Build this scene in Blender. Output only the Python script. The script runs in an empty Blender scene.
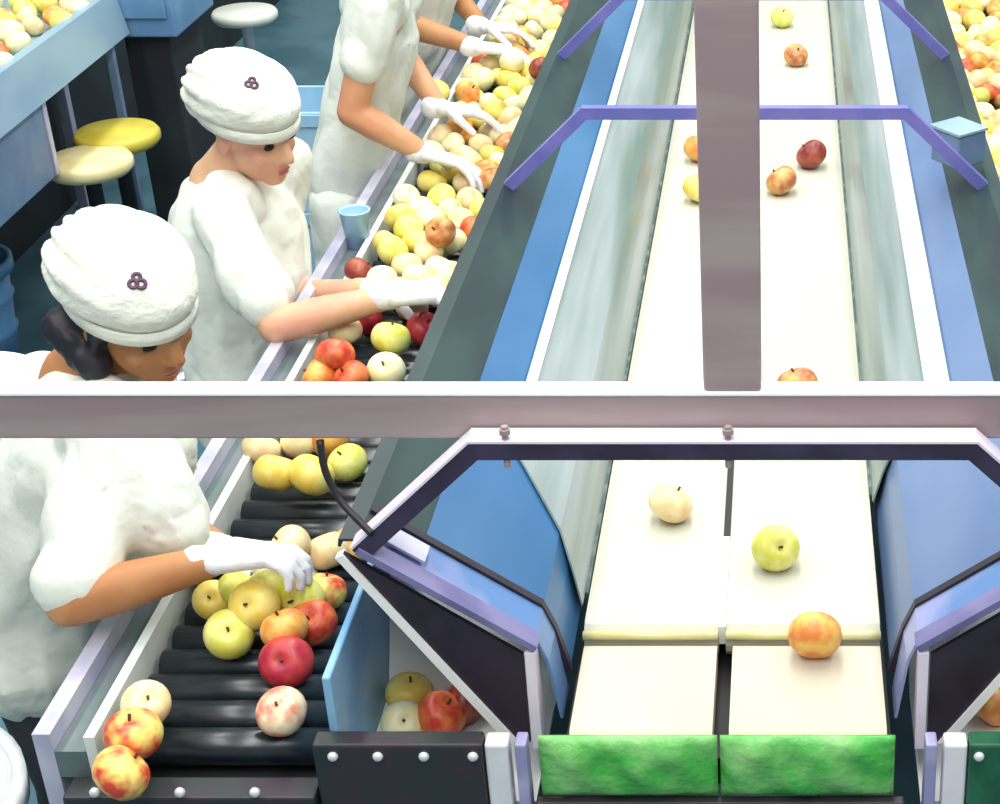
import bpy, bmesh, math, random
from mathutils import Vector, Matrix

random.seed(7)
S = bpy.context.scene
COL = S.collection
PI = math.pi

# ------------------------------------------------------------------ camera, world, light, exposure
H = 2.434                      # camera height above the floor
TH = math.radians(27.95)       # pitch below the horizontal
F = 1700.0                     # focal length in pixels of the 1000 x 804 frame
PX, PY = 785.0, 402.0          # principal point (lens shifted sideways)
cd = bpy.data.cameras.new('camera')
cam = bpy.data.objects.new('camera', cd)
COL.objects.link(cam)
cam.location = (0, 0, H)
cam.rotation_euler = (PI / 2 - TH, 0, 0)
cd.sensor_width = 36.0
cd.sensor_fit = 'HORIZONTAL'
cd.lens = 36.0 * F / 1000.0
cd.shift_x = -(PX - 500.0) / 1000.0
cd.clip_start = 0.05
S.camera = cam

w = bpy.data.worlds.new('world')
S.world = w
w.use_nodes = True
w.node_tree.nodes['Background'].inputs[0].default_value = (0.86, 0.95, 1.0, 1)
w.node_tree.nodes['Background'].inputs[1].default_value = 0.52


def area(name, loc, sx, sy, power, col=(1, 1, 0.96), rot=(0, 0, 0)):
    d = bpy.data.lights.new(name, 'AREA')
    d.shape = 'RECTANGLE'
    d.size, d.size_y = sx, sy
    d.energy = power
    d.color = col
    o = bpy.data.objects.new(name, d)
    COL.objects.link(o)
    o.location = loc
    o.rotation_euler = rot
    return o


area('fluorescent_row', (-2.3, 3.2, 4.3), 0.5, 9.0, 270)
area('fluorescent_row', (-0.2, 3.0, 4.3), 0.6, 9.5, 380)
area('fluorescent_row', (2.0, 3.2, 4.3), 0.5, 9.0, 250)

vs = S.view_settings
vs.view_transform = 'Standard'
vs.look = 'None'
vs.exposure = -0.55
vs.gamma = 1.0
vs.use_curve_mapping = False


# ------------------------------------------------------------------ helpers
def lin(c):
    return tuple(((v / 255.0) / 12.92 if v / 255.0 <= 0.04045 else ((v / 255.0 + 0.055) / 1.055) ** 2.4) for v in c)


def ray(px, py):
    ct, st = math.cos(TH), math.sin(TH)
    a, b = (px - PX) / F, -(py - PY) / F
    return Vector((a, ct + b * st, -st + b * ct))


def PYp(px, py, Y):            # point of that view ray at distance Y down the hall
    d = ray(px, py)
    return Vector((0, 0, H)) + d * (Y / d.y)


def PZp(px, py, z):            # point of that view ray on the horizontal plane z
    d = ray(px, py)
    return Vector((0, 0, H)) + d * ((z - H) / d.z)


def mat(name, rgb, rough=0.5, metal=0.0, rgb2=None, scale=8.0, bump=0.0, bscale=40.0, lo=0.4, hi=0.6,
        stretch=None, spec=0.5, coat=0.0, detail=3.0):
    m = bpy.data.materials.new(name)
    m.use_nodes = True
    nt = m.node_tree
    b = nt.nodes['Principled BSDF']
    b.inputs['Base Color'].default_value = (*lin(rgb), 1)
    b.inputs['Roughness'].default_value = rough
    b.inputs['Metallic'].default_value = metal
    b.inputs['Specular IOR Level'].default_value = spec
    b.inputs['Coat Weight'].default_value = coat
    tc = nt.nodes.new('ShaderNodeTexCoord')
    src = tc.outputs['Object']
    if stretch:
        mp = nt.nodes.new('ShaderNodeMapping')
        mp.inputs['Scale'].default_value = stretch
        nt.links.new(src, mp.inputs['Vector'])
        src = mp.outputs['Vector']
    if rgb2:
        n = nt.nodes.new('ShaderNodeTexNoise')
        n.inputs['Scale'].default_value = scale
        n.inputs['Detail'].default_value = detail
        nt.links.new(src, n.inputs['Vector'])
        r = nt.nodes.new('ShaderNodeValToRGB')
        r.color_ramp.elements[0].position = lo
        r.color_ramp.elements[1].position = hi
        r.color_ramp.elements[0].color = (*lin(rgb), 1)
        r.color_ramp.elements[1].color = (*lin(rgb2), 1)
        nt.links.new(n.outputs['Fac'], r.inputs['Fac'])
        nt.links.new(r.outputs['Color'], b.inputs['Base Color'])
    if bump:
        n2 = nt.nodes.new('ShaderNodeTexNoise')
        n2.inputs['Scale'].default_value = bscale
        n2.inputs['Detail'].default_value = 4
        nt.links.new(src, n2.inputs['Vector'])
        bp = nt.nodes.new('ShaderNodeBump')
        bp.inputs['Strength'].default_value = bump
        bp.inputs['Distance'].default_value = 0.02
        nt.links.new(n2.outputs['Fac'], bp.inputs['Height'])
        nt.links.new(bp.outputs['Normal'], b.inputs['Normal'])
    return m


def obj(name, bm, material, parent=None, smooth=False):
    me = bpy.data.meshes.new(name)
    bmesh.ops.recalc_face_normals(bm, faces=bm.faces[:])
    if smooth:
        for f in bm.faces:
            f.smooth = True
    bm.to_mesh(me)
    bm.free()
    me.materials.append(material)
    o = bpy.data.objects.new(name, me)
    COL.objects.link(o)
    if parent:
        o.parent = parent
        if not parent.parent:
            o.matrix_parent_inverse = Matrix.Translation(-Vector(parent.location))
    return o


def tag(o, label, cat, group=None, kind=None):
    if label:
        o['label'] = label
    if cat:
        o['category'] = cat
    if group:
        o['group'] = group
    if kind:
        o['kind'] = kind
    return o


def thing(name, label, cat, loc=(0, 0, 0), group=None):
    o = bpy.data.objects.new(name, None)
    COL.objects.link(o)
    o.location = loc
    o.empty_display_size = 0.1
    return tag(o, label, cat, group)


def struct(o):
    o['kind'] = 'structure'
    return o


def box(bm, x0, x1, y0, y1, z0, z1, bev=0.0, M=None):
    vs_ = bmesh.ops.create_cube(bm, size=1.0)['verts']
    for v in vs_:
        v.co = Vector((x0 + (v.co.x + .5) * (x1 - x0), y0 + (v.co.y + .5) * (y1 - y0), z0 + (v.co.z + .5) * (z1 - z0)))
    if bev:
        es = list({e for v in vs_ for e in v.link_edges})
        r = bmesh.ops.bevel(bm, geom=es, offset=bev, segments=2, affect='EDGES', profile=0.5)
        vs_ = list({v for v in r['verts']} | {v for v in vs_ if v.is_valid})
    if M:
        for v in vs_:
            v.co = M @ v.co
    return vs_


def newbox(name, x0, x1, y0, y1, z0, z1, material, parent=None, bev=0.002):
    bm = bmesh.new()
    box(bm, min(x0, x1), max(x0, x1), y0, y1, z0, z1, bev)
    return obj(name, bm, material, parent)


def prism(bm, pts, axis, a, b):
    """closed polygon pts (2-D) extruded along axis from a to b; axis 'x': pts are (y,z); 'y': (x,z); 'z': (x,y)"""
    def mk(p, t):
        if axis == 'x':
            return Vector((t, p[0], p[1]))
        if axis == 'y':
            return Vector((p[0], t, p[1]))
        return Vector((p[0], p[1], t))
    A = [bm.verts.new(mk(p, a)) for p in pts]
    B = [bm.verts.new(mk(p, b)) for p in pts]
    bm.faces.new(A)
    bm.faces.new(B[::-1])
    n = len(pts)
    for i in range(n):
        bm.faces.new((A[i], B[i], B[(i + 1) % n], A[(i + 1) % n]))


def offset_poly(pts, t):
    """open 2-D polyline -> closed ribbon of thickness t (to the right-hand side of travel)"""
    P = [Vector(p) for p in pts]
    out = []
    for i, p in enumerate(P):
        ns = []
        if i > 0:
            d = (P[i] - P[i - 1]).normalized()
            ns.append(Vector((d.y, -d.x)))
        if i < len(P) - 1:
            d = (P[i + 1] - P[i]).normalized()
            ns.append(Vector((d.y, -d.x)))
        n = sum(ns, Vector((0, 0)))
        n.normalize()
        k = t / max(0.4, n.dot(ns[0]))
        out.append(p + n * k)
    return [tuple(p) for p in P] + [tuple(p) for p in out[::-1]]


def tube(bm, pts, r, seg=10, r_end=None):
    pts = [Vector(p) for p in pts]
    rings = []
    up = Vector((0.12, 0.3, 1)).normalized()
    for i, p in enumerate(pts):
        a = pts[max(0, i - 1)]
        b = pts[min(len(pts) - 1, i + 1)]
        t = (b - a).normalized()
        u = t.cross(up)
        if u.length < 1e-4:
            u = t.cross(Vector((1, 0, 0)))
        u.normalize()
        v = t.cross(u)
        rr = r if r_end is None else r + (r_end - r) * i / (len(pts) - 1)
        rings.append([bm.verts.new(p + (u * math.cos(2 * PI * k / seg) + v * math.sin(2 * PI * k / seg)) * rr) for k in range(seg)])
    for a, b in zip(rings[:-1], rings[1:]):
        for k in range(seg):
            bm.faces.new((a[k], a[(k + 1) % seg], b[(k + 1) % seg], b[k]))
    bm.faces.new(rings[0][::-1])
    bm.faces.new(rings[-1])


def lathe(bm, prof, seg=32, M=None):
    rings = []
    for (r, z) in prof:
        if r < 1e-6:
            rings.append([bm.verts.new((0, 0, z))])
        else:
            rings.append([bm.verts.new((r * math.cos(2 * PI * k / seg), r * math.sin(2 * PI * k / seg), z)) for k in range(seg)])
    for a, b in zip(rings[:-1], rings[1:]):
        for k in range(seg):
            k2 = (k + 1) % seg
            if len(a) == 1:
                bm.faces.new((a[0], b[k], b[k2]))
            elif len(b) == 1:
                bm.faces.new((a[k], a[k2], b[0]))
            else:
                bm.faces.new((a[k], a[k2], b[k2], b[k]))
    if M:
        for v in bm.verts:
            v.co = M @ v.co


# ------------------------------------------------------------------ materials
M_floor = mat('floor_paint', (66, 104, 118), 0.45, rgb2=(86, 126, 140), scale=3.0)
M_wall = mat('wall_paint', (205, 214, 214), 0.8, rgb2=(195, 205, 207), scale=2)
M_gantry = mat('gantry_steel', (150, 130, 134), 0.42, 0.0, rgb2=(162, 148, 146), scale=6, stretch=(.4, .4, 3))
M_gantry_lit = mat('gantry_lit_top', (246, 246, 246), 0.4, rgb2=(238, 240, 240))  # light on the beam's top face, put into a white colour
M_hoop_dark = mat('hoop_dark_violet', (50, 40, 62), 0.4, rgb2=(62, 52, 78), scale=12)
M_hoop_pale = mat('hoop_pale_strip', (240, 226, 240), 0.35, rgb2=(228, 218, 236), scale=12)  # leg strip's own pale tone; on the hoop top, painted-in light
M_hoop_blue = mat('hoop_periwinkle', (98, 100, 172), 0.4, rgb2=(118, 112, 184), scale=10)
M_teal = mat('teal_flange', (24, 44, 48), 0.42, rgb2=(36, 62, 60), scale=9, stretch=(1, .25, 1))
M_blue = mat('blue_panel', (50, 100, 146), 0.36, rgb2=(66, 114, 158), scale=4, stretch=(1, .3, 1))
M_lblue = mat('light_blue_panel', (88, 114, 156), 0.36, rgb2=(106, 128, 164), scale=4, stretch=(1, .3, 1))  # right wall, with its lavender reflection mixed into the colour
M_ledge = mat('blue_grey_ledge', (96, 132, 184), 0.28, rgb2=(150, 156, 200), scale=7, stretch=(1, 1, 1))
M_pale = mat('pale_guide', (104, 124, 116), 0.3, rgb2=(158, 168, 170), scale=14, stretch=(1, .06, 1), lo=.36, hi=.66)  # pale streaks paint in the reflections along the steel
M_white_strip = mat('white_strip', (240, 246, 236), 0.35, rgb2=(226, 238, 232), scale=8)
M_belt = mat('cream_belt', (188, 189, 172), 0.5, rgb2=(196, 194, 180), scale=3, stretch=(1, .3, 1))
M_belt2 = mat('ivory_belt', (192, 184, 164), 0.5, rgb2=(198, 190, 172), scale=3)
M_seal = mat('dark_seal', (60, 82, 84), 0.6, rgb2=(120, 130, 120), scale=30, lo=.45, hi=.7)
M_black = mat('black_gap', (14, 14, 18), 0.6, rgb2=(22, 22, 28))
M_nose = mat('yellow_nose_bar', (214, 206, 140), 0.45, rgb2=(232, 226, 180), scale=12)
M_green = mat('green_pad', (72, 174, 72), 0.42, rgb2=(150, 208, 130), scale=11, lo=.42, hi=.72, bump=.5, bscale=22)
M_dgreen = mat('dark_green_panel', (26, 84, 56), 0.45, rgb2=(40, 104, 74), scale=12)
M_gusset = mat('dark_gusset', (34, 26, 36), 0.5, rgb2=(46, 36, 52), scale=14)
M_chute = mat('white_chute', (244, 244, 240), 0.4, rgb2=(236, 238, 236))
M_board = mat('blue_board', (96, 158, 208), 0.4, rgb2=(140, 188, 222), scale=6)
M_frontdark = mat('dark_front_panel', (52, 42, 52), 0.5, rgb2=(40, 46, 48), scale=14)
M_bolt = mat('bright_bolt', (235, 235, 235), 0.3, 0.3)
M_wpost = mat('white_post', (232, 230, 234), 0.4, rgb2=(214, 214, 222), scale=14)
M_lpost = mat('lavender_post', (150, 148, 190), 0.4, rgb2=(176, 172, 206), scale=14)
M_diag = mat('violet_grey_strip', (104, 100, 146), 0.35, rgb2=(126, 122, 166), scale=10)
M_roller = mat('black_roller', (20, 30, 38), 0.3, rgb2=(30, 40, 46), scale=20, spec=.7)
M_bed = mat('tray_bed', (30, 34, 38), 0.6, rgb2=(40, 44, 44))
M_rail = mat('lavender_rail', (176, 176, 204), 0.32, 0.2, rgb2=(206, 204, 220), scale=8)
M_channel = mat('grey_green_channel', (96, 116, 112), 0.45, 0.2, rgb2=(120, 126, 136), scale=10)
M_white_metal = mat('white_metal', (228, 234, 230), 0.35, rgb2=(212, 220, 218), scale=10)
M_conv = mat('pale_blue_steel', (124, 156, 186), 0.3, 0.1, rgb2=(156, 184, 194), scale=3, stretch=(1, .4, 1))
M_cab = mat('steel_blue_cabinet', (88, 130, 172), 0.4, rgb2=(110, 152, 190), scale=5)
M_slate = mat('slate_blue_box', (92, 116, 152), 0.45, rgb2=(106, 130, 160))
M_recess = mat('dark_recess', (22, 24, 36), 0.7, rgb2=(30, 40, 42), scale=4)  # near-black, the shade beneath the machine put into the colour
M_yellow = mat('yellow_seat', (214, 200, 80), 0.45, rgb2=(196, 178, 60), scale=9)
M_cream_seat = mat('cream_seat', (226, 208, 150), 0.45, rgb2=(238, 226, 170), scale=9)
M_wseat = mat('white_seat', (234, 236, 222), 0.45, rgb2=(222, 228, 216))
M_chrome = mat('chrome', (200, 205, 210), 0.25, 0.8)
M_crate = mat('pale_blue_crate', (150, 196, 226), 0.45, rgb2=(166, 206, 230), scale=8)
M_bucket = mat('blue_bucket', (104, 164, 220), 0.4, rgb2=(120, 176, 226))
M_drum = mat('white_drum', (224, 228, 228), 0.45, rgb2=(206, 212, 214), scale=14, bump=.3, bscale=14)
M_cable = mat('black_cable', (22, 18, 20), 0.5, rgb2=(30, 26, 28))
M_cup = mat('blue_cup', (150, 196, 232), 0.3, rgb2=(170, 208, 236))

M_cloth = mat('white_cloth', (236, 240, 230), 0.8, rgb2=(228, 234, 222), scale=5, bump=.55, bscale=9)
M_cloth2 = mat('white_cotton_cap', (238, 240, 228), 0.85, rgb2=(228, 232, 216), scale=9, bump=.35, bscale=26, stretch=(1, 3, 2))
M_glove = mat('white_glove', (244, 242, 244), 0.6, rgb2=(236, 236, 240), scale=20, bump=.2, bscale=40)
M_skin = mat('skin_light', (224, 168, 126), 0.5, rgb2=(214, 150, 110), scale=9)
M_skin_t = mat('skin_tan', (196, 140, 92), 0.5, rgb2=(184, 124, 78), scale=9)
M_skin_p = mat('skin_pink', (224, 160, 136), 0.5, rgb2=(228, 180, 140), scale=9)
M_hair = mat('dark_hair', (26, 24, 36), 0.5, rgb2=(38, 36, 48), scale=30)
M_eye = mat('dark_eye', (30, 22, 22), 0.3, rgb2=(36, 26, 24))
M_lips = mat('lips', (190, 112, 96), 0.5, rgb2=(182, 104, 90))
M_logo = mat('purple_emblem', (98, 62, 96), 0.6, rgb2=(84, 60, 72), scale=60)
M_trouser = mat('dark_trousers', (44, 46, 54), 0.8, rgb2=(54, 56, 62))
M_shoe = mat('white_shoe', (214, 214, 210), 0.5, rgb2=(204, 204, 202))

# ------------------------------------------------------------------ the setting
floor = struct(newbox('floor', -6, 5, -1, 9.7, -0.06, 0.0, M_floor, bev=0))
wall = struct(newbox('wall_back', -6, 5, 9.5, 9.6, 0.0, 3.2, M_wall, bev=0))

# ------------------------------------------------------------------ people
def ell(bm, c, rad, R=None, seg=16):
    M = Matrix.Translation(c) @ (R.to_4x4() if R else Matrix.Identity(4)) @ Matrix.Diagonal((*rad, 1))
    bmesh.ops.create_uvsphere(bm, u_segments=seg, v_segments=seg // 2 + 2, radius=1.0, matrix=M)


def caps(bm, p0, r0, p1, r1, seg=12):
    t = bmesh.new()
    bmesh.ops.create_uvsphere(t, u_segments=seg, v_segments=8, radius=r0, matrix=Matrix.Translation(p0))
    bmesh.ops.create_uvsphere(t, u_segments=seg, v_segments=8, radius=r1, matrix=Matrix.Translation(p1))
    r = bmesh.ops.convex_hull(t, input=t.verts[:])
    dele = list({g for g in r['geom_interior'] if isinstance(g, bmesh.types.BMVert)})
    bmesh.ops.delete(t, geom=dele, context='VERTS')
    me = bpy.data.meshes.new('tmp')
    t.to_mesh(me)
    t.free()
    bm.from_mesh(me)
    bpy.data.meshes.remove(me)


def fuse(name, bm, material, parent, voxel, smooth=4, disp=0.0, dscale=.08):
    """join overlapping solids into one continuous surface"""
    o = obj(name, bm, material, parent)
    m = o.modifiers.new('r', 'REMESH')
    m.mode = 'VOXEL'
    m.voxel_size = voxel
    m.use_smooth_shade = True
    if smooth:
        sm = o.modifiers.new('s', 'SMOOTH')
        sm.factor = 0.5
        sm.iterations = smooth
    dg = bpy.context.evaluated_depsgraph_get()
    dg.update()
    me = bpy.data.meshes.new_from_object(o.evaluated_get(dg))
    o.modifiers.clear()
    old = o.data
    o.data = me
    bpy.data.meshes.remove(old)
    if disp:
        from mathutils import noise
        for v in me.vertices:
            q = v.co / dscale
            v.co += v.normal * disp * (abs(noise.noise(Vector((q.x, q.y, q.z * .55)))) * 2 - .6)
    for p in me.polygons:
        p.use_smooth = True
    return o


def frame(fwd, up):
    f = Vector(fwd).normalized()
    u = Vector(up)
    u = (u - f * u.dot(f)).normalized()
    r = f.cross(u)
    return f, u, r


def hand(bm, wrist, dirn, down, thumb, s=1.0, curl=0.5):
    """palm, four unequal bent fingers and a thumb from the palm's side"""
    d = Vector(dirn).normalized()
    n = Vector(down)
    n = (n - d * n.dot(d)).normalized()
    t = n.cross(d)
    if t.dot(Vector(thumb)) < 0:
        t = -t
    w_ = Vector(wrist)
    caps(bm, w_ - d * .022, .030 * s, w_, .027 * s)
    for k, (tt, ln) in enumerate(((.027, 1.0), (.009, 1.08), (-.009, 1.0), (-.026, .8))):
        base = w_ + d * .088 * s + t * tt * s
        caps(bm, w_ + d * .01 * s + t * tt * .75 * s, .017 * s, base, .0135 * s, 10)
        a = base
        ang = .25 + .08 * k
        for j, L in enumerate((.040, .027, .021)):
            dd = d * math.cos(ang) + n * math.sin(ang) + t * tt * 5 * (1 - .2 * j)
            dd.normalize()
            b = a + dd * L * ln * s
            caps(bm, a, (.0112 - .0010 * j) * s, b, (.0102 - .001 * j) * s, 10)
            a = b
            ang += curl
    a = w_ + d * .025 * s + t * .024 * s
    for j, (L, r) in enumerate(((.045, .0150), (.030, .0120), (.024, .0105))):
        dd = (d * (.62 + .14 * j) + t * (.68 - .22 * j) + n * (.35 + .15 * j)).normalized()
        b = a + dd * L * s
        caps(bm, a, r * s, b, (r - .0015) * s, 10)
        a = b


def worker(label, head, fwd, up, neck, chest, pelvis, shR, elR, wrR, hdR, shL, elL, wrL, hdL, skin,
           cap=True, hairy=True, hem=0.56, cap_back=(0, 0, 0), sleeve=.8, logo=(.4, .55, .75), feet=None, scale_cap=1.0, extra=(), bun=None, sleeve_l=None, girth=1.0, trouser=None):
    V = Vector
    head, neck, chest, pelvis = V(head), V(neck), V(chest), V(pelvis)
    shR, elR, wrR, shL, elL, wrL = map(V, (shR, elR, wrR, shL, elL, wrL))
    f, u, r = frame(fwd, up)
    B = Matrix((r, f, u)).transposed()       # columns: right, forward, up
    root = thing('person', label, 'person', (pelvis.x, pelvis.y, 0))

    def hp(rr, ff, uu):
        return head + r * rr + f * ff + u * uu
    # --- body: one continuous skin surface
    bm = bmesh.new()
    ell(bm, hp(0, -.012, .030), (.074, .094, .088), B, 20)
    ell(bm, hp(0, .022, -.035), (.060, .070, .078), B, 20)
    ell(bm, hp(0, .058, -.088), (.030, .026, .026), B)
    ell(bm, hp(0, .070, .026), (.050, .020, .020), B)
    for sgn in (-1, 1):
        ell(bm, hp(sgn * .036, .056, -.028), (.024, .024, .024), B)
        ell(bm, hp(sgn * .074, -.008, -.012), (.008, .018, .030), B)
    caps(bm, hp(0, .086, .008), .009, hp(0, .104, -.030), .0125)
    ell(bm, hp(0, .094, -.036), (.018, .012, .009), B)
    ell(bm, hp(0, .080, -.066), (.024, .012, .007), B)
    caps(bm, hp(0, -.022, -.06), .052, neck, .056)
    caps(bm, neck, .06, chest, .12 * girth)
    caps(bm, chest, .12 * girth, pelvis, .125 * girth)
    for sh in (shR, shL):
        caps(bm, chest + (sh - chest) * .45 + V((0, 0, .02)), .07, sh, .048)
    for a, b, c_ in ((shR, elR, wrR), (shL, elL, wrL)):
        caps(bm, a, .046, b, .037)
        caps(bm, b, .038, b + (c_ - b) * .35, .038)
        caps(bm, b + (c_ - b) * .35, .038, c_, .025)
    if feet is None:
        feet = [(pelvis.x + .0, pelvis.y - .10, .08), (pelvis.x + .02, pelvis.y + .10, .08)]
    legs = []
    for k, ft in enumerate(feet):
        ft = V(ft)
        hip = pelvis + V((0, -.085 if k == 0 else .085, -.03))
        knee = hip.lerp(ft, .5) + V((.03, 0, 0))
        legs.append((hip, knee, ft))
        caps(bm, hip, .085 * girth ** .5, knee, .055)
        caps(bm, knee, .055, ft, .04)
    body = fuse('body', bm, skin, root, .0062, 5)
    # --- smock
    bm = bmesh.new()
    caps(bm, neck + (chest - neck) * .45, .085, chest, .145 * girth)
    caps(bm, chest, .148 * girth, pelvis, .152 * girth)
    y_ = V((0, 1, 0))
    for sgn in (-1, 1):
        caps(bm, chest + y_ * sgn * .055, .125 * girth, pelvis + y_ * sgn * .06, .130 * girth)
        caps(bm, pelvis + y_ * sgn * .06, .130 * girth, V((pelvis.x, pelvis.y + sgn * .075, hem + .13)), .135 * girth)
    for sh, el, sleeve in ((shR, elR, sleeve), (shL, elL, sleeve_l or sleeve)):
        caps(bm, chest + (sh - chest) * .4 + V((0, 0, .04)), .085, sh, .066)
        caps(bm, sh, .068, sh.lerp(el, sleeve), .066)
    for p0, r0, p1, r1 in extra:
        caps(bm, V(p0), r0, V(p1), r1)
    smock = fuse('smock', bm, M_cloth, root, .0075, 5, .015, .10)
    # --- trousers and shoes
    bm = bmesh.new()
    for hip, knee, ft in legs:
        caps(bm, hip, .10 * girth ** .5, knee, .075)
        caps(bm, knee, .075, ft + V((0, 0, .05)), .062)
    fuse('trousers', bm, trouser or M_trouser, root, .010, 3)
    for hip, knee, ft in legs:
        bm = bmesh.new()
        g = V((ft.x, ft.y, 0))
        caps(bm, g + V((-.02, 0, .045)), .043, g + V((.13, 0, .036)), .034)
        caps(bm, g + V((-.02, 0, .05)), .045, g + V((-.01, 0, .09)), .045)
        fuse('shoe', bm, M_shoe, root, .008, 2)
    # --- gloves
    for nm, el, wr, hd, th in (('R', elR, wrR, hdR, 1), ('L', elL, wrL, hdL, -1)):
        bm = bmesh.new()
        d = V(hd['dir'])
        hand(bm, wr, d, hd['down'], hd['thumb'], hd.get('size', 1.02), hd.get('curl', .45))
        fuse('glove', bm, M_glove, root, .0032, 2)
    # --- face
    for sgn in (-1, 1):
        bm = bmesh.new()
        ell(bm, hp(sgn * .031, .079, .002), (.013, .008, .006), B, 12)
        obj('eye', bm, M_eye, root, True)
        bm = bmesh.new()
        caps(bm, hp(sgn * .016, .088, .021), .0035, hp(sgn * .048, .074, .022), .0025, 8)
        obj('eyebrow', bm, M_hair, root, True)
    bm = bmesh.new()
    ell(bm, hp(0, .088, -.0635), (.017, .005, .0028), B, 12)
    ell(bm, hp(0, .087, -.0715), (.014, .006, .0035), B, 12)
    obj('lips', bm, M_lips, root, True)
    # --- hair
    if hairy:
        bm = bmesh.new()
        ell(bm, hp(0, -.040, .0), (.084, .082, .082), B, 20)
        ell(bm, hp(0, -.074, -.052), (.060, .046, .056), B, 20)
        for sgn in (-1, 1):
            caps(bm, hp(sgn * .074, .012, .02), .014, hp(sgn * .074, -.006, -.045), .011)
        if bun:
            caps(bm, V(bun[0]), bun[1], V(bun[2]), bun[3])
        fuse('hair', bm, M_hair, root, .006, 2, .004, .02)
    # --- cap: gathered crown on a band
    if cap:
        k = scale_cap
        bm = bmesh.new()
        cb = V(cap_back)
        ell(bm, hp(0, -.022, .078) + cb, (.104 * k, .124 * k, .070 * k), B, 24)
        ell(bm, hp(0, -.070, .052) + cb, (.088 * k, .078 * k, .062 * k), B, 24)
        ell(bm, hp(0, .030, .072), (.082 * k, .080 * k, .052 * k), B, 24)
        ell(bm, hp(0, -.008, .040), (.087 * k, .108 * k, .030), B, 24)
        cp = fuse('cap', bm, M_cloth2, root, .0055, 3)
        # gathered pleats running to the back of the crown
        for v in cp.data.vertices:
            q = v.co - hp(0, -.10, .05)
            a = math.atan2(q.dot(u), q.dot(r))
            wgt = min(1, max(0, (-(v.co - head).dot(f) + .07) / .12)) * (1 if (v.co - head).dot(u) > .05 else .3)
            v.co += v.normal * (.0045 * math.sin(a * 15) * wgt)
        bm = bmesh.new()
        n_ = 40
        ring = []
        for i in range(n_):
            a = 2 * PI * i / n_
            rr, ff = .0905 * k * math.cos(a), .1115 * k * math.sin(a) - .008
            ring.append([bm.verts.new(hp(rr * q, ff * q, uu)) for q, uu in ((1.0, .022), (1.035, .024), (1.035, .046), (1.0, .048))])
        for i in range(n_):
            a, b = ring[i], ring[(i + 1) % n_]
            for j in range(4):
                bm.faces.new((a[j], a[(j + 1) % 4], b[(j + 1) % 4], b[j]))
        obj('cap_band', bm, M_cloth2, cp, True)
        # woven emblem: two small crossed loops laid on the crown
        dirv = (r * logo[0] + f * logo[1] + u * logo[2]).normalized()
        org = hp(0, -.01, .06)
        best = max(cp.data.vertices, key=lambda v: (v.co - org).normalized().dot(dirv))
        pc_, nn = best.co.copy(), best.normal.copy()
        t1 = nn.cross(u).normalized()
        t2 = nn.cross(t1)
        bm = bmesh.new()
        for (a, b, rr) in ((-.005, .004, .0065), (.006, .003, .006), (0, -.007, .0055)):
            c0 = pc_ + t1 * a + t2 * b + nn * .001
            lp = [c0 + (t1 * math.cos(2 * PI * i / 14) + t2 * math.sin(2 * PI * i / 14)) * rr for i in range(15)]
            tube(bm, lp, .0032, 6)
        obj('emblem', bm, M_logo, cp)
    return root


Dn = (0, 0, -1)
# nearest worker
worker('nearest worker in white cap and smock, black hair at the nape, head bowed',
       PYp(134, 311, 2.42), (.74, -.52, -.34), (-.10, -.10, 1),
       PYp(78, 378, 2.46), (-1.12, 2.44, 1.07), (-1.29, 2.46, .80),
       PYp(112, 452, 2.25), PYp(70, 602, 2.08), PYp(212, 561, 2.13), dict(dir=(.95, .12, .06), down=(0, -.2, -1), thumb=(.2, 1, 0), curl=.62, size=.9),
       (-1.10, 2.60, 1.15), PYp(140, 505, 2.50), PYp(224, 552, 2.28), dict(dir=(.95, -.1, -.10), down=(0, -.1, -1), thumb=(.2, -1, 0), curl=.4),
       M_skin_t, hem=.56, sleeve=.84, logo=(.25, .62, .6), extra=[(PYp(120, 440, 2.27), .085, PYp(160, 508, 2.22), .070), (PYp(100, 500, 2.26), .09, PYp(168, 522, 2.22), .070), (PYp(8, 402, 2.55), .085, PYp(58, 394, 2.50), .072)], bun=(PYp(64, 326, 2.40), .034, PYp(94, 364, 2.38), .030), sleeve_l=1.1)
# second worker
worker('second worker in white cap, turned to the apples with one gloved hand stretched over them',
       PYp(251, 127, 3.38), (.84, -.46, -.26), (-.08, -.10, 1),
       PYp(218, 182, 3.42), (-1.185, 3.42, 1.04), (-1.20, 3.43, .78),
       PYp(225, 222, 3.26), PYp(276, 326, 3.11), PYp(392, 296, 3.13), dict(dir=(1, .04, .02), down=(0, -.2, -1), thumb=(.2, 1, 0), curl=.35),
       (-1.11, 3.58, 1.14), PYp(262, 300, 3.52), PYp(384, 290, 3.24), dict(dir=(1, -.1, .0), down=(0, -.1, -1), thumb=(.2, -1, 0), curl=.4),
       M_skin_p, hem=.52, sleeve=.72, logo=(.3, .5, .75), hairy=False, sleeve_l=1.0)
# third worker: head above the photograph
worker('tall third worker in white, head out of view, bare forearm bent over the apples',
       (-.94, 4.17, 1.62), (.85, -.1, -.5), (.4, 0, .9),
       (-1.0, 4.18, 1.45), (-1.02, 4.18, 1.24), (-1.145, 4.19, .86),
       PYp(378, -2, 4.0), PYp(352, 112, 3.97), PYp(424, 153, 3.99), dict(dir=(.95, -.05, -.26), down=(0, -.3, -1), thumb=(.2, 1, 0), curl=.3),
       (-.96, 4.36, 1.40), (-1.05, 4.46, 1.16), PYp(440, 108, 4.34), dict(dir=(.93, .05, -.12), down=(0, -.2, -1), thumb=(.2, -1, 0), curl=.35),
       M_skin, hem=.50, sleeve=.52, girth=.70, trouser=M_cloth)
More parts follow.
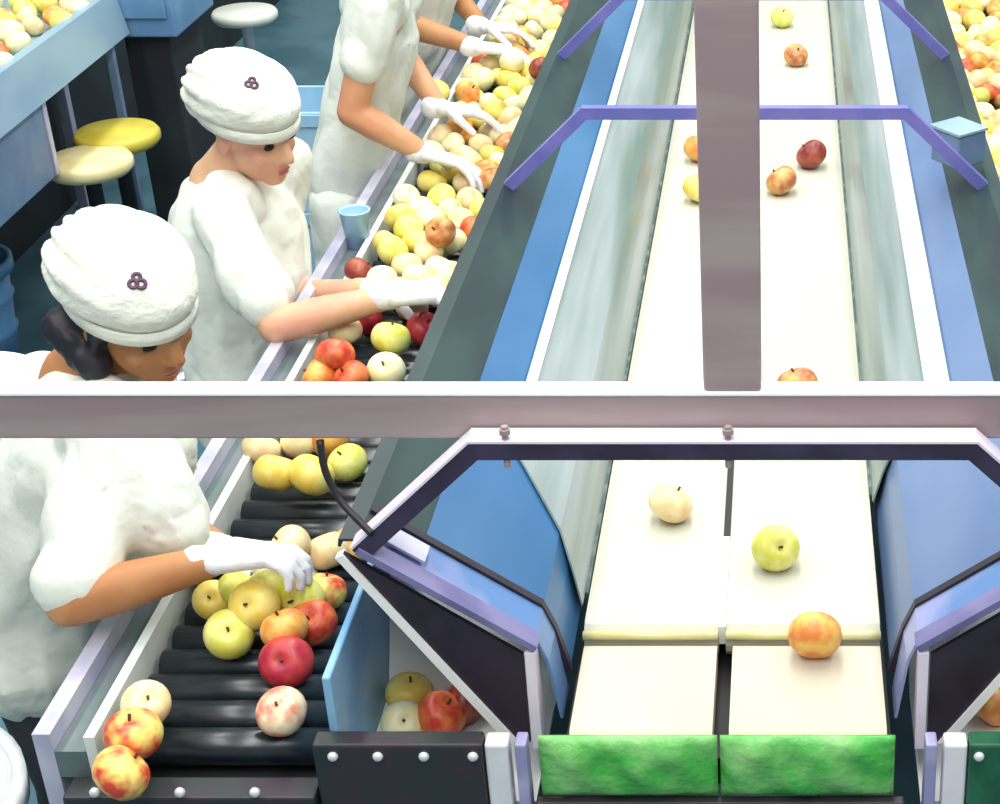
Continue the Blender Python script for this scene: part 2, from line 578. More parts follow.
# fourth worker, mostly hidden behind the third
worker('fourth worker mostly hidden, a brown forearm and gloves showing beyond the third worker',
       (-1.02, 5.16, 1.58), (.85, -.1, -.5), (.4, 0, .9),
       (-1.09, 5.16, 1.40), (-1.11, 5.16, 1.20), (-1.24, 5.17, .86),
       (-1.07, 4.98, 1.36), (-1.16, 4.93, 1.09), PYp(476, 47, 4.90), dict(dir=(1, .05, -.12), down=(0, -.2, -1), thumb=(.2, 1, 0), curl=.35),
       (-1.07, 5.34, 1.36), (-1.10, 5.40, 1.10), PYp(482, 26, 5.15), dict(dir=(1, .0, -.1), down=(0, -.2, -1), thumb=(.2, -1, 0), curl=.35),
       M_skin_t, hem=.5, sleeve=.72)

# ------------------------------------------------------------------ the central grading machine
ZB = 0.95                      # belt surface
CX = -0.08                     # centre line
LIPZ = 1.20
Y_END = 6.3


def mx(X, s):                  # s = -1: left side as measured; s = 1: mirrored to the right side
    return X if s < 0 else 2 * CX - X


machine = thing('grading_conveyor', 'long twin-belt apple conveyor with blue sloping sides and hooped frames', 'conveyor', (CX, 3.5, 0))


def sheet(name, pts, s, y0, y1, t, material, parent, y0b=None):
    """bent sheet along the machine; pts from outside to inside (left-hand values)"""
    rib = offset_poly(pts, t)
    rib = [(mx(x, s), z) for x, z in rib]
    bm = bmesh.new()
    prism(bm, rib, 'y', y0, y1)
    return obj(name, bm, material, parent)


def stadium(y0, y1, ztop, th, n=8):
    r = th / 2
    pts = []
    for i in range(n + 1):
        a = -PI / 2 - PI * i / n
        pts.append((y0 + r + r * math.cos(a), ztop - r + r * math.sin(a)))
    for i in range(n + 1):
        a = PI / 2 - PI * i / n
        pts.append((y1 - r + r * math.cos(a), ztop - r + r * math.sin(a)))
    return pts


def belt(x0, x1, y0, y1, ztop, th, material, lab):
    bm = bmesh.new()
    prism(bm, stadium(y0, y1, ztop, th), 'x', x0, x1)
    o = obj('belt', bm, material, machine)
    o['label'] = lab
    return o


belt(-0.300, -0.0995, 2.075, Y_END, ZB, 0.06, M_belt, 'cream upper belt on the left')
belt(-0.0885, 0.142, 2.075, Y_END, ZB, 0.06, M_belt, 'cream upper belt on the right')
belt(-0.296, -0.100, 1.835, 2.062, ZB - 0.008, 0.05, M_belt2, 'short ivory end belt on the left')
belt(-0.077, 0.140, 1.835, 2.062, ZB - 0.008, 0.05, M_belt2, 'short ivory end belt on the right')
for x0, x1 in ((-0.300, -0.100), (-0.088, 0.142)):
    bm = bmesh.new()
    tube(bm, [(x0, 2.068, ZB - 0.006), (x1, 2.068, ZB - 0.006)], 0.007, 10)
    obj('nose_bar', bm, M_nose, machine, True)
newbox('belt_divider', -0.099, -0.089, 2.33, Y_END, ZB - 0.03, ZB + 0.004, M_black, machine, 0)
newbox('divider_strip', -0.099, -0.089, 2.08, 2.33, ZB - 0.03, ZB + 0.002, M_white_strip, machine, 0)
newbox('belt_support', -0.31, 0.15, 1.86, Y_END - .02, 0.84, 0.885, M_black, machine, 0)

for s in (-1, 1):
    side = 'left' if s < 0 else 'right'
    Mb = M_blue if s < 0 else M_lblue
    # outer lip and upper flange
    sheet('lip_flange', [(-0.602, 1.19), (-0.600, 1.202), (-0.574, 1.202), (-0.504, 1.151)], s, 1.93, Y_END, 0.004, M_teal, machine)
    # blue sloping wall, down to the belt edge
    sheet('sloping_panel', [(-0.504, 1.150), (-0.345, 1.038), (-0.330, 1.000), (-0.314, 0.925)], s, 2.015, Y_END, 0.004, Mb, machine)
    # end ledge at the front hoop
    sheet('end_ledge', [(-0.566, 1.196), (-0.345, 1.040), (-0.330, 1.000), (-0.316, 0.900)], s, 1.93, 2.000, 0.004, M_ledge, machine)
    sheet('seam_strip', [(-0.570, 1.205), (-0.345, 1.046), (-0.328, 1.004), (-0.310, 0.930)], s, 2.000, 2.014, 0.010, M_gusset, machine)
    # pale guide: tapers to the belt at its front end
    g = [(-0.436, 1.112), (-0.400, 1.087), (-0.342, 1.047), (-0.322, 1.010), (-0.306, 0.957)]
    ys = [2.36, 2.30, 2.20, 2.155, 2.13] if s < 0 else [2.54, 2.50, 2.46, 2.44, 2.43]
    bm = bmesh.new()
    rows = []
    for (x, z), y in zip(g, ys):
        rows.append([bm.verts.new((mx(x, s), y, z)), bm.verts.new((mx(x, s), Y_END, z)),
                     bm.verts.new((mx(x - .002, s), Y_END, z - .004)), bm.verts.new((mx(x - .002, s), y, z - .004))])
    for a, b in zip(rows[:-1], rows[1:]):
        for k in range(4):
            bm.faces.new((a[k], a[(k + 1) % 4], b[(k + 1) % 4], b[k]))
    bm.faces.new(rows[0])
    bm.faces.new(rows[-1][::-1])
    obj('guide_panel', bm, M_pale, machine)
    sheet('guide_edge_strip', [(-0.437, 1.118), (-0.422 if s < 0 else -0.400, 1.1075 if s < 0 else 1.092)], s, 2.37 if s < 0 else 2.55, Y_END, 0.003, M_white_strip, machine)
    a, b = sorted((mx(-0.3095, s), mx(-0.3015, s)))
    newbox('edge_seal', a, b, 2.16 if s < 0 else 2.45, Y_END, 0.935, 0.958, M_seal, machine, 0)
    # outer side board
    a, b = sorted((mx(-0.624, s), mx(-0.612, s)))
    newbox('side_board', a, b, 1.845, Y_END, 0.80, 1.035, M_board, machine, 0.003)
    # reject chute beneath the sloping wall
    bm = bmesh.new()
    a, b = sorted((mx(-0.611, s), mx(-0.352, s)))
    prism(bm, [(1.86, 0.80), (2.11, 0.80), (2.21, 0.97), (2.205, 0.976), (2.105, 0.808), (1.86, 0.808)], 'x', a, b)
    obj('reject_chute', bm, M_chute, machine)
    # front legs of the body
    a, b = sorted((mx(-0.408, s), mx(-0.376, s)))
    newbox('front_post', a, b, 1.815, 1.845, 0.0, 0.945, M_wpost, machine, 0.004)
    a, b = sorted((mx(-0.367, s), mx(-0.351, s)))
    newbox('front_post', a, b, 1.815, 1.845, 0.0, 0.945, M_lpost, machine, 0.003)
    a, b = sorted((mx(-0.640, s), mx(-0.410, s)))
    fp = newbox('front_panel', a, b, 1.81, 1.842, 0.45, 0.949, M_frontdark if s < 0 else M_dgreen, machine, 0.004)
    for px in (333, 378, 424, 473):
        p = PYp(px, 756, 1.81)
        bm = bmesh.new()
        lathe(bm, [(0, -0.004), (0.007, -0.004), (0.0075, 0), (0.005, 0.004), (0, 0.0045)], 12,
              Matrix.Translation((mx(p.x, s), 1.808, p.z)) @ Matrix.Rotation(PI / 2, 4, 'X'))
        obj('bolt', bm, M_bolt, fp, True)
    for y in (3.6, 5.4):
        a, b = sorted((mx(-0.56, s), mx(-0.52, s)))
        newbox('leg', a, b, y, y + 0.05, 0.0, 0.80, M_wpost, machine, 0.003)
    a, b = sorted((mx(-0.58, s), mx(-0.57, s)))
    newbox('lower_skirt', a, b, 2.0, Y_END, 0.25, 0.79, M_frontdark, machine, 0.002)

# hooped frames across the machine
HP = [(-0.345, 0.868), (-0.345, 1.037), (-0.576, 1.200), (-0.407, 1.362)]


def hoop_path():
    L = HP
    R = [(mx(x, 1), z) for x, z in HP[::-1]]
    return L + R


def strip_along(bm, pts, off, t, y0, y1):
    """band between offset `off` and `off+t` of the open polyline, extruded in Y; pieces per segment with mitred ends"""
    a = offset_poly(pts, off)[len(pts):][::-1] if abs(off) > 1e-9 else pts
    b = offset_poly(pts, off + t)[len(pts):][::-1]
    prism(bm, list(a) + list(b)[::-1], 'y', y0, y1)


def hoop(Y, mdark, mlit, front):
    pts = hoop_path()
    pts = pts[2:-2]
    bm = bmesh.new()
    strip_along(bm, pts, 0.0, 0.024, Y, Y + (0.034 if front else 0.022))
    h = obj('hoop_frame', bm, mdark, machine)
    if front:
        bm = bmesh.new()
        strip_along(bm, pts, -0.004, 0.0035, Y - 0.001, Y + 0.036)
        obj('lit_top_strip', bm, mlit, h)  # added strip: light on the hoop's top painted as a pale colour
        for s in (-1, 1):
            bm = bmesh.new()
            prism(bm, [(mx(x, s), z) for x, z in [(-0.590, 1.192), (-0.362, 1.026), (-0.362, 0.874), (-0.377, 0.874)]], 'y', Y + .004, Y + 0.012)
            g_ = obj('gusset_plate', bm, M_gusset, h)
            bm = bmesh.new()
            prism(bm, [(mx(x, s), z) for x, z in [(-0.600, 1.187), (-0.590, 1.192), (-0.377, 0.874), (-0.393, 0.874)]], 'y', Y, Y + 0.016)
            obj('white_edge_strip', bm, M_chute, g_)
            bm = bmesh.new()
            a, b = sorted((mx(-0.358, s), mx(-0.344, s)))
            box(bm, a, b, Y - 0.004, Y + 0.034, 0.868, 1.034, 0)
            obj('leg_strip', bm, M_hoop_pale, h)
            bm = bmesh.new()
            a, b = (-0.572, 1.196), (-0.345, 1.036)
            rib = offset_poly([a, b], -0.010)
            prism(bm, [(mx(x, s), z) for x, z in rib], 'y', Y - 0.004, Y + 0.03)
            obj('diagonal_strip', bm, M_diag, h)
            bm = bmesh.new()
            prism(bm, [(mx(x, s), z) for x, z in offset_poly([(-0.545, 1.196), (-0.49, 1.158)], 0.004)], 'y', Y + 0.036, Y + 0.075)
            obj('corner_bracket', bm, M_rail, h)
        for bx in (505, 728):
            X = PYp(bx, 445, Y).x
            bm = bmesh.new()
            tube(bm, [(X, Y + .006, 1.325), (X, Y + .006, 1.385)], 0.0045, 10)
            tube(bm, [(X, Y + .006, 1.374), (X, Y + .006, 1.381)], 0.008, 6)
            obj('hoop_bolt', bm, M_gantry, h)
    return h


hoop(1.905, M_hoop_dark, M_hoop_pale, True)
hoop(3.27, M_hoop_blue, None, False)
hoop(4.19, M_hoop_blue, None, False)

# green padded flaps under the belt ends
for x0, x1 in ((-0.336, -0.0925), (-0.0885, 0.150)):
    bm = bmesh.new()
    nx, nz = 24, 10
    grid = []
    random.seed(int(1000 * abs(x0)))
    ph = random.random() * 6
    for j in range(nz + 1):
        row = []
        for i in range(nx + 1):
            u, v = i / nx, j / nz
            x = x0 + (x1 - x0) * u
            z = 0.848 + 0.101 * v
            puff = (1 - abs(2 * u - 1) ** 6) * (1 - abs(2 * v - 1) ** 4)
            wob = 0.006 * math.sin(u * 17 + ph + 2.5 * v) * math.sin(v * 5.5 + u * 4 + ph)
            row.append(bm.verts.new((x, 1.826 - 0.012 * puff - wob * puff, z)))
        grid.append(row)
    for j in range(nz):
        for i in range(nx):
            bm.faces.new((grid[j][i], grid[j][i + 1], grid[j + 1][i + 1], grid[j + 1][i]))
    ed = bmesh.ops.extrude_edge_only(bm, edges=[e for e in bm.edges if e.is_boundary])
    vv = [v for v in ed['geom'] if isinstance(v, bmesh.types.BMVert)]
    for v in vv:
        v.co.y = 1.832
    bmesh.ops.holes_fill(bm, edges=[e for e in bm.edges if e.is_boundary], sides=0)
    obj('green_padded_flap', bm, M_green, machine, True)
newbox('underside_shade_panel', -0.345, 0.165, 1.815, 1.832, 0.35, 0.843, M_frontdark, machine, 0.003)  # dark sheet added in place of the shaded void under the machine

# ------------------------------------------------------------------ gantry beam and post
gan = thing('gantry_frame', 'mauve grey steel beam with upright post crossing above the conveyor hoop', 'frame', (CX, 1.97, 0))
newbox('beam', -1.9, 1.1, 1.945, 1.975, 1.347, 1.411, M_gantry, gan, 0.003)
newbox('beam_lit_top', -1.9, 1.1, 1.943, 1.977, 1.4112, 1.4155, M_gantry_lit, gan, 0.001)  # thin white layer painting the light on the beam's top face
newbox('post', -0.1055, -0.0305, 1.948, 1.974, 1.4156, 2.9, M_gantry, gan, 0.004)
for X in (-1.9, 1.04):
    newbox('leg', X, X + 0.06, 1.947, 1.973, 0.0, 1.346, M_gantry, gan, 0.003)
bm = bmesh.new()
pp = [PYp(320, 440, 1.95), PYp(325, 470, 1.94), PYp(340, 500, 1.93), PYp(362, 524, 1.91), PYp(372, 534, 1.90)]
dense = []
for i in range(len(pp) - 1):
    for k in range(4):
        t = k / 4
        p0, p1, p2, p3 = pp[max(0, i - 1)], pp[i], pp[i + 1], pp[min(len(pp) - 1, i + 2)]
        dense.append(0.5 * ((2 * p1) + (p2 - p0) * t + (2 * p0 - 5 * p1 + 4 * p2 - p3) * t * t + (3 * p1 - p0 - 3 * p2 + p3) * t ** 3))
dense.append(pp[-1])
tube(bm, dense, 0.005, 8)
tag(obj('power_cable', bm, M_cable, None, True), 'black cable hanging from the grey beam to the hoop corner', 'cable')

# ------------------------------------------------------------------ roller trays along both sides
TZ = 0.90                      # top of the rollers


def tray(s, label):
    t = thing('sorting_tray', label, 'sorting tray', (mx(-0.78, s), 3.5, 0))
    a, b = sorted((mx(-0.945, s), mx(-0.630, s)))
    newbox('bed', a, b, 1.86, Y_END, 0.80, 0.835, M_bed, t, 0.002)
    me = None
    n = 0
    y = 1.90
    while y < Y_END - 0.05:
        if me is None:
            bm = bmesh.new()
            tube(bm, [(a + .006, 0, 0), (b - .006, 0, 0)], 0.027, 14)
            o = obj('roller', bm, M_roller, t, True)
            me = o.data
        else:
            o = bpy.data.objects.new('roller', me)
            COL.objects.link(o)
            o.parent = t
            o.matrix_parent_inverse = Matrix.Translation(-Vector(t.location))
        o.location = (0, y, TZ - 0.027)
        y += 0.062
        n += 1
    # operator-side rail: inner upstand, channel, outer upstand
    q = [(-0.951, 0.80), (-0.951, 0.93), (-0.966, 0.93), (-0.966, 0.80)]
    bm = bmesh.new()
    prism(bm, [(mx(x, s), z) for x, z in q], 'y', 1.85, Y_END)
    obj('inner_rail', bm, M_white_metal, t)
    q = [(-0.967, 0.86), (-0.967, 0.905), (-1.010, 0.905), (-1.010, 0.86)]
    bm = bmesh.new()
    prism(bm, [(mx(x, s), z) for x, z in q], 'y', 1.85, Y_END)
    obj('rail_channel', bm, M_channel, t)
    q = [(-1.011, 0.80), (-1.011, 0.935), (-1.036, 0.935), (-1.036, 0.80)]
    bm = bmesh.new()
    prism(bm, [(mx(x, s), z) for x, z in q], 'y', 1.85, Y_END)
    obj('outer_rail', bm, M_rail, t)
    a2, b2 = sorted((mx(-0.99, s), mx(-0.644, s)))
    fb = newbox('front_beam', a2, b2, 1.80, 1.845, 0.70, 0.866, M_frontdark, t, 0.004)
    for px in (95, 180, 255):
        p = PYp(px, 792, 1.80)
        bm = bmesh.new()
        lathe(bm, [(0, -0.004), (0.007, -0.004), (0.0075, 0), (0.005, 0.004), (0, 0.0045)], 12,
              Matrix.Translation((mx(p.x, s), 1.798, p.z)) @ Matrix.Rotation(PI / 2, 4, 'X'))
        obj('bolt', bm, M_bolt, fb, True)
    for y in (1.9, 3.9, 5.9):
        for X in (-0.93, -0.66):
            a3, b3 = sorted((mx(X - .02, s), mx(X + .02, s)))
            newbox('leg', a3, b3, y, y + .04, 0.0, 0.80, M_wpost, t, 0.003)
    return t


tray(-1, 'black roller sorting tray heaped with apples in front of the workers')
tray(1, 'apple sorting tray on the far right beyond the conveyor side')

# ------------------------------------------------------------------ apples
APPLE = {
    'pale yellow': ((240, 228, 160), (246, 240, 204)),
    'yellow green': ((214, 214, 84), (238, 234, 140)),
    'yellow': ((238, 204, 84), (244, 226, 130)),
    'peach': ((244, 204, 148), (248, 232, 182)),
    'orange': ((226, 130, 62), (240, 190, 96)),
    'red': ((196, 58, 44), (232, 128, 70)),
    'dark red': ((120, 34, 36), (168, 84, 60)),
    'crimson': ((166, 28, 62), (204, 66, 62)),
    'red and yellow': ((214, 70, 50), (244, 222, 120)),
    'pink and cream': ((224, 124, 104), (248, 230, 190)),
    'russet': ((176, 100, 62), (222, 170, 100)),
}


def apple_bm(seg=22, n=14, seed=0):
    rnd = random.Random(seed)
    bm = bmesh.new()
    prof = []
    for i in range(n + 1):
        t = PI * i / n
        r = math.sin(t) * (1.0 + 0.06 * math.cos(t))
        z = -math.cos(t) * 0.90
        if t > PI * 0.62:
            z -= 0.34 * ((t - PI * .62) / (PI * .38)) ** 2 * (1 if i < n else 1.12)
        if t < PI * 0.25:
            z += 0.16 * (1 - t / (PI * .25)) ** 2
        prof.append((r if 0 < i < n else 0.0, z))
    lathe(bm, prof, seg)
    a1, a2 = rnd.uniform(0, 6), rnd.uniform(0, 6)
    for v in bm.verts:
        k = 1 + 0.03 * math.sin(5 * math.atan2(v.co.y, v.co.x) + a1) * max(0, -v.co.z) + 0.02 * math.sin(2 * math.atan2(v.co.y, v.co.x) + a2)
        v.co.x *= k
        v.co.y *= k
    return bm


APM = {}
for i, (nm, (c1, c2)) in enumerate(APPLE.items()):
    lo, hi = (.38, .62)
    APM[nm] = mat('apple_' + nm.replace(' ', '_'), c1, 0.38, rgb2=c2, scale=1.3, lo=lo, hi=hi, detail=2.5, spec=.5)
M_stem = mat('apple_stem', (70, 48, 30), 0.7, rgb2=(90, 64, 40))
AME = {}
for i, nm in enumerate(APPLE):
    AME[nm] = []
    for k in range(2):
        me = bpy.data.meshes.new('apple')
        bm = apple_bm(22, 14, i * 7 + k)
        for f in bm.faces:
            f.smooth = True
        bmesh.ops.recalc_face_normals(bm, faces=bm.faces[:])
        bm.to_mesh(me)
        bm.free()
        me.materials.append(APM[nm])
        AME[nm].append(me)
bm = bmesh.new()
tube(bm, [(0, 0, 0.45), (0.02, 0.0, 0.65), (0.06, 0.02, 0.80)], 0.05, 7, 0.065)
SME = bpy.data.meshes.new('stem')
bmesh.ops.recalc_face_normals(bm, faces=bm.faces[:])
bm.to_mesh(SME)
bm.free()
SME.materials.append(M_stem)
placed = []


def apple(p, d, kind, label, group=None, stem=True, tilt=None, rnd=random):
    o = bpy.data.objects.new('apple', AME[kind][rnd.randint(0, 1)])
    COL.objects.link(o)
    o.location = p
    r = d / 2
    o.scale = (r, r, r)
    if tilt is None:
        tilt = (rnd.uniform(-.9, .9), rnd.uniform(-.9, .9), rnd.uniform(0, 6.28))
    o.rotation_euler = tilt
    tag(o, label, 'apple', group)
    if stem:
        st = bpy.data.objects.new('stem', SME)
        COL.objects.link(st)
        st.parent = o
    placed.append((Vector(p), r))
    return o


def apx(px, py, d, z0, kind, label, group=None, tilt=None):
    """apple of diameter d resting at height z0, seen around that spot of the photograph"""
    c = PZp(px, py, z0 + d * 0.44)
    return apple(c, d, kind, label, group, True, tilt)


R3 = random.Random(3)
# on the belts
BG = 'apples riding on the white belts'
apx(782, 17, .072, ZB, 'yellow green', 'small green apple farthest up the right belt', BG, (.3, .2, 0))
apx(796, 55, .072, ZB, 'russet', 'brownish red apple just below the green apple on the right belt', BG, (.5, -.3, 1))
apx(811, 154, .080, ZB, 'dark red', 'dark red apple touching a lighter one below the periwinkle hoop', BG, (-.6, .4, 2))
apx(781, 180, .078, ZB, 'russet', 'reddish brown apple left of the dark red one on the right belt', BG, (.6, .3, 4))
apx(797, 384, .078, ZB, 'russet', 'red apple half hidden behind the grey beam on the right belt', BG, (.2, .3, 3))
apx(699, 148, .078, ZB, 'orange', 'orange apple peeping out behind the grey post', BG, (.2, .3, 1))
apx(699, 188, .078, ZB, 'yellow', 'yellow apple peeping out behind the grey post', BG, (.5, .1, 2))
apx(671, 502, .074, ZB, 'peach', 'pale peach apple alone on the left belt below the beam', BG, (.3, .5, 1))
apx(776, 548, .076, ZB, 'yellow green', 'yellow green apple on the right belt below the hoop', BG, (.9, .4, 0))
apx(815, 634, .078, ZB - .006, 'orange', 'orange yellow apple at the join of the right end belt', BG, (1.1, .2, 3))

# in the reject chute
CG = 'rejected apples in the white chute'
apx(409, 692, .070, .809, 'yellow', 'yellow apple at the back of the white chute', CG)
apx(403, 722, .066, .809, 'pale yellow', 'pale yellow apple at the front corner of the white chute', CG)
apx(442, 714, .076, .809, 'red', 'bright red apple in the white chute beside the yellow ones', CG, (.4, .3, 1))
apx(464, 702, .070, .809, 'dark red', 'dark red apple shaded by the gusset in the white chute', CG)
c = PZp(993, 702, .845)
apple(c, .075, 'orange', 'orange red apple in the chute at the right edge', None, True)

# on the roller tray, near end
TG = 'apples on the black roller tray'
near = [
    (122, 772, .078, 0, 'red and yellow', 'red and yellow apple nearest the front of the roller tray'),
    (133, 733, .080, 0, 'red and yellow', 'orange yellow apple with dark stem second from the tray front'),
    (146, 704, .070, 0, 'peach', 'peach apple third in the row by the inner rail'),
    (281, 711, .072, 0, 'pink and cream', 'pink and cream apple lying alone on the black rollers'),
    (229, 634, .076, 0, 'yellow green', 'large yellow green apple at the front of the heap'),
    (286, 662, .080, 0, 'crimson', 'crimson apple at the front right of the heap'),
    (284, 628, .070, .03, 'orange', 'orange apple on top of the crimson apple'),
    (312, 622, .074, .0, 'red', 'red apple at the right side of the heap'),
    (213, 600, .064, .0, 'yellow', 'small yellow apple beside the forearm at the heap edge'),
    (254, 605, .078, .03, 'yellow', 'golden yellow apple in the middle of the heap'),
    (302, 600, .070, .02, 'yellow green', 'yellow green apple on top right of the heap'),
    (266, 590, .066, .02, 'yellow green', 'greenish apple just below the white glove'),
    (238, 590, .064, .01, 'yellow green', 'yellow green apple under the glove fingers'),
    (325, 590, .070, .0, 'red and yellow', 'red flushed apple by the blue board'),
    (289, 546, .072, .03, 'peach', 'peach apple beyond the nearest glove'),
    (328, 550, .074, .0, 'peach', 'peach orange apple beside the hoop corner'),
    (352, 545, .066, .0, 'orange', 'orange apple tucked behind the hoop corner'),
    (276, 472, .078, .02, 'yellow', 'golden apple just under the grey beam on the left'),
    (312, 474, .080, .02, 'yellow', 'golden apple under the beam beside the cable'),
    (347, 462, .072, .0, 'yellow green', 'green yellow apple right of the hanging cable'),
    (262, 448, .070, .0, 'peach', 'peach apple half hidden by the beam'),
    (330, 440, .072, .0, 'orange', 'orange apple behind the top of the cable'),
    (300, 440, .072, .0, 'peach', 'pale peach apple half covered by the beam above the golden pair'),
    (386, 370, .076, .0, 'pale yellow', 'cream apple just above the beam by the tray side'),
    (391, 337, .078, .03, 'yellow green', 'bright yellow green apple beside the second glove'),
    (335, 355, .080, .03, 'red', 'bright red apple in front of the second worker'),
    (318, 376, .074, .0, 'orange', 'orange apple just above the beam beside the red one'),
    (350, 378, .074, .0, 'red', 'red apple right on the beam edge'),
    (366, 318, .074, .0, 'crimson', 'crimson apple under the second wrist'),
    (424, 328, .074, .0, 'crimson', 'purplish crimson apple by the tray side board'),
    (412, 306, .070, .0, 'peach', 'peach apple beneath the second glove'),
    (345, 330, .070, .0, 'peach', 'peach apple under the second forearm'),
    (360, 272, .072, .0, 'dark red', 'dark red apple behind the second wrist by the rail'),
]
for px, py, d, up, k, lab in near:
    apx(px, py, d, TZ + up, k, lab, TG)


def fill(s, y0, y1, kinds, label, group, x0, x1, rnd, dmin=.066, dmax=.078, stem=False, z=TZ, skip=0.04, limit=999):
    n = 0
    row = 0
    y = y0
    while y < y1 and n < limit:
        x = x0 + (0.5 if row % 2 else 0.0) * 0.07
        while x < x1:
            d = rnd.uniform(dmin, dmax)
            p = Vector((mx(x + rnd.uniform(-.006, .006), s), y + rnd.uniform(-.006, .006), z + d * .44 + rnd.uniform(0, .012)))
            if rnd.random() > skip and all((p - q).length > (d / 2 + r) * .93 for q, r in placed[-140:] + placed[:70]):
                k = rnd.choice(kinds)
                apple(p, d, k, label % k, group % k, stem, None, rnd)
                n += 1
            x += 0.0775
        y += 0.068
        row += 1
    return n


pal = ['pale yellow'] * 11 + ['peach'] * 5 + ['yellow'] * 3 + ['yellow green'] * 2 + ['orange', 'red', 'russet']
n1 = fill(-1, 3.33, 3.90, pal, '%s apple in the crowd between the second and third worker\'s gloves', '%s apples in the middle of the left tray', -0.912, -0.665, R3)
n2 = fill(-1, 3.92, 5.95, pal, '%s apple packed on the far end of the left tray', '%s apples at the far end of the left tray', -0.912, -0.665, R3)
n4 = fill(1, 3.7, 5.75, pal + ['orange'] * 2, '%s apple packed on the tray at the upper right', '%s apples on the right tray', -0.86, -0.66, R3)
# a few riding on top of the crowd
for px, py, k, lab in ((468, 92, 'orange', 'orange apple on top of the far heap beside a glove'), (540, 68, 'dark red', 'dark red apple at the far tray side'),
                       (512, 62, 'pale yellow', 'pale apple on top of the far heap left of the dark red one'), (437, 92, 'yellow green', 'yellow apple held up beside the third worker\'s apron'),
                       (440, 232, 'russet', 'brownish apple on top of the crowd above the second glove')):
    apx(px, py, .072, TZ + .055, k, lab)

# ------------------------------------------------------------------ the second conveyor at the upper left
cv = thing('apple_conveyor', 'pale blue steel conveyor with apples at the upper left', 'conveyor', (-2.4, 4.6, 0))
bm = bmesh.new()
prism(bm, [(-1.995, 1.0), (-2.003, 1.0), (-2.028, 1.125), (-2.05, 1.125), (-2.05, 1.13), (-2.02, 1.13)], 'y', 3.3, 5.10)
obj('side_panel', bm, M_conv, cv)
newbox('lower_panel', -2.02, -2.006, 3.3, 4.42, 0.79, 0.998, M_slate, cv, 0.003)
newbox('tray_bed', -2.75, -2.032, 3.3, 6.3, 1.05, 1.075, M_conv, cv, 0.003)
newbox('far_rail', -2.78, -2.752, 3.3, 6.3, 1.05, 1.25, M_conv, cv, 0.003)
newbox('recess_shade_board', -2.80, -2.782, 3.3, 9.45, 0.0, 1.01, M_recess, cv, 0.003)  # dark sheet added to stand for the shade under the conveyor
newbox('strut', -2.03, -2.005, 4.97, 4.99, 0.0, 0.998, M_slate, cv, 0.003)
newbox('strut', -2.03, -2.005, 4.43, 4.455, 0.79, 0.998, M_rail, cv, 0.003)
newbox('strut', -2.75, -2.71, 3.32, 3.36, 0.0, 1.035, M_rail, cv, 0.003)
newbox('strut', -2.75, -2.71, 6.2, 6.24, 0.0, 1.035, M_rail, cv, 0.003)
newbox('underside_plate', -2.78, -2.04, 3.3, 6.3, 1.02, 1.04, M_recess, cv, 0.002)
n3 = fill(-1, 4.4, 5.25, pal + ['orange'] * 3, '%s apple on the pale blue conveyor at the upper left', '%s apples on the upper left conveyor', -2.62, -2.07, R3, z=1.075, skip=.22)

cab = thing('machine_cabinet', 'steel blue cabinet standing at the end of the upper left conveyor', 'cabinet', (-1.85, 5.3, 0))
newbox('body', -2.05, -1.86, 5.12, 5.5, 0.98, 1.75, M_cab, cab, 0.006)
newbox('door', -2.03, -1.88, 5.108, 5.119, 1.04, 1.70, M_cab, cab, 0.004)
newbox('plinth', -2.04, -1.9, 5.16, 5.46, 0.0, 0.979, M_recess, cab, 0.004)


def stool(p, r, mseat, label):
    t = thing('stool', label, 'stool', (p.x, p.y, 0), 'round stools behind the workers')
    bm = bmesh.new()
    lathe(bm, [(0, p.z - .045), (r * .9, p.z - .045), (r, p.z - .03), (r, p.z - .012), (r * .93, p.z), (0, p.z + .004)], 36, Matrix.Translation((p.x, p.y, 0)))
    obj('seat', bm, mseat, t, True)
    bm = bmesh.new()
    lathe(bm, [(0, .03), (.022, .03), (.022, p.z - .05), (.06, p.z - .046), (0, p.z - .0455)], 16, Matrix.Translation((p.x, p.y, 0)))
    obj('pedestal', bm, M_recess if mseat is not M_wseat else M_wpost, t, True)
    bm = bmesh.new()
    lathe(bm, [(0, 0), (.15, 0), (.15, .012), (.03, .028), (0, .0285)], 28, Matrix.Translation((p.x, p.y, 0)))
    obj('foot', bm, M_chrome, t, True)


stool(PZp(116, 130, .80), .122, M_yellow, 'round yellow stool, the upper of two beside the dark recess')
stool(PZp(88, 157, .79), .120, M_cream_seat, 'round cream yellow stool in front of the yellow one')
stool(PZp(244, 10, .55), .135, M_wseat, 'round white stool at the top behind the capped worker')


def tub(name, label, cat, x, y, r, h, m, ribs=3):
    t = thing(name, label, cat, (x, y, 0))
    bm = bmesh.new()
    prof = [(0, 0.0), (r * .82, 0.0)]
    for i in range(1, ribs + 1):
        zz = h * i / (ribs + 1)
        rr = r * (.82 + .18 * i / (ribs + 1))
        prof += [(rr, zz - .012), (rr + .008, zz), (rr, zz + .012)]
    prof += [(r, h), (r - .012, h), (r * .80, .02), (0, .02)]
    lathe(bm, prof, 40, Matrix.Translation((x, y, 0)))
    obj('body', bm, m, t, True)
    bm = bmesh.new()
    lathe(bm, [(r + .001, h - .03), (r + .014, h - .03), (r + .014, h + .006), (r - .006, h + .006), (r - .006, h + .0005), (r + .001, h + .0005), (r + .001, h - .03)], 40, Matrix.Translation((x, y, 0)))
    obj('rim', bm, m, t, True)


tub('plastic_drum', 'white plastic drum at the lower left edge beside the tray rail', 'drum', -1.312, 1.87, 0.20, 0.785, M_drum)
tub('bucket', 'blue bucket at the left edge behind the nearest worker', 'bucket', -2.585, 4.86, 0.16, 0.34, M_bucket, 2)


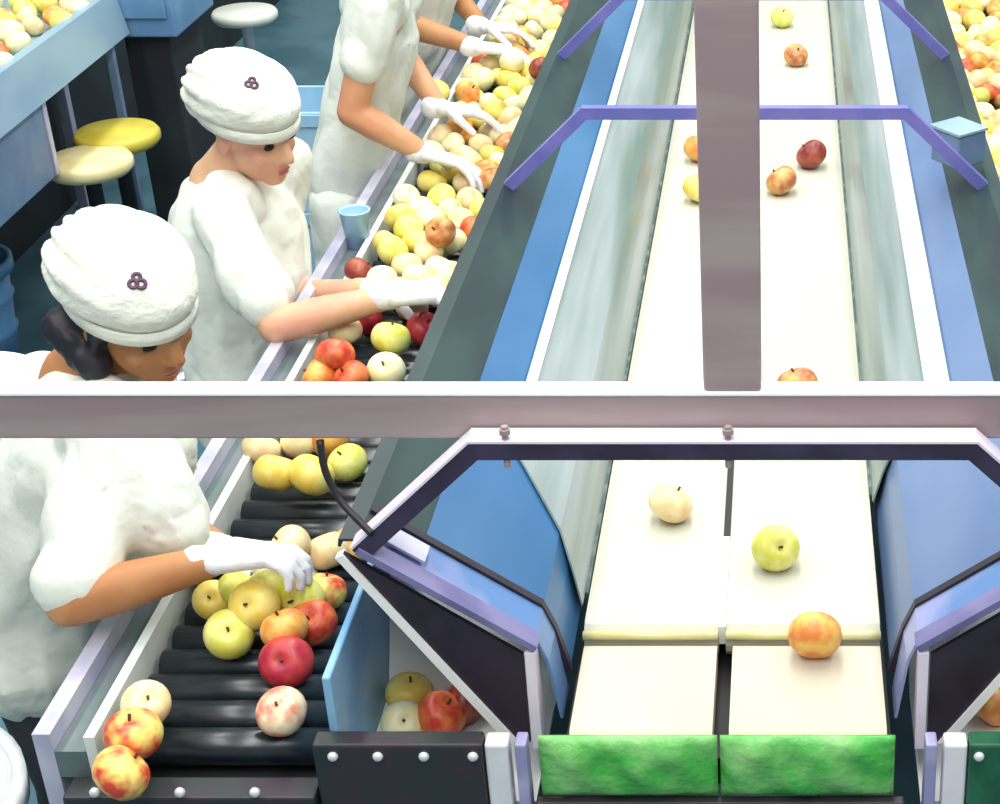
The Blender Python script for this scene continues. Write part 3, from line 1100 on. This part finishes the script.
def crate(x0, x1, y0, y1, z0, h, lab):
    t = thing('plastic_crate', lab, 'crate', ((x0 + x1) / 2, (y0 + y1) / 2, z0), 'pale blue crates stacked behind the third worker')
    bm = bmesh.new()
    b = .014
    vs_ = []
    box(bm, x0, x1, y0, y1, z0 + .001, z0 + .016)
    box(bm, x0, x0 + b, y0, y1, z0 + .016, z0 + h - .002)
    box(bm, x1 - b, x1, y0, y1, z0 + .016, z0 + h - .002)
    box(bm, x0 + b, x1 - b, y0, y0 + b, z0 + .016, z0 + h - .002)
    box(bm, x0 + b, x1 - b, y1 - b, y1, z0 + .016, z0 + h - .002)
    obj('body', bm, M_crate, t)
    bm = bmesh.new()
    for (a, c_, d, e) in ((x0 - .008, x1 + .008, y0 - .008, y0 - .0005), (x0 - .008, x1 + .008, y1 + .0005, y1 + .008), (x0 - .008, x0 - .0005, y0, y1), (x1 + .0005, x1 + .008, y0, y1)):
        box(bm, a, c_, d, e, z0 + h - .04, z0 + h - .006)
    obj('rim', bm, M_crate, t)


for i, lab in enumerate(('pale blue crate at the bottom of the stack behind the third worker', 'pale blue crate in the middle of the stack behind the third worker', 'pale blue crate on top of the stack behind the third worker')):
    crate(-1.58, -1.29, 4.64, 4.90, i * .30, .30, lab)

# small fittings
jb = thing('junction_box', 'slate blue junction box with pale lid behind the right corner of the periwinkle hoop', 'junction box', (0.372, 3.37, 1.205))
Mj = Matrix.Translation((0.360, 3.37, 1.215)) @ Matrix.Rotation(math.radians(38), 4, 'Z')
bm = bmesh.new()
box(bm, -.038, .038, -.042, .042, 0, .07, .004, Mj)
obj('body', bm, M_slate, jb)
bm = bmesh.new()
box(bm, -.041, .041, -.045, .045, .0705, .078, .002, Mj)
obj('lid', bm, M_conv, jb)
pc = PZp(357, 232, .94)
bm = bmesh.new()
lathe(bm, [(0, 0), (.026, 0), (.034, .085), (.037, .088), (.034, .09), (.031, .085), (.024, .006), (0, .006)], 24, Matrix.Translation((-0.989, pc.y, .906)))
tag(obj('cup', bm, M_cup, None, True), 'light blue plastic cup on the tray rail beside the third worker\'s apron', 'cup')


print("apples", n1, n2, n3, n4, len(placed))
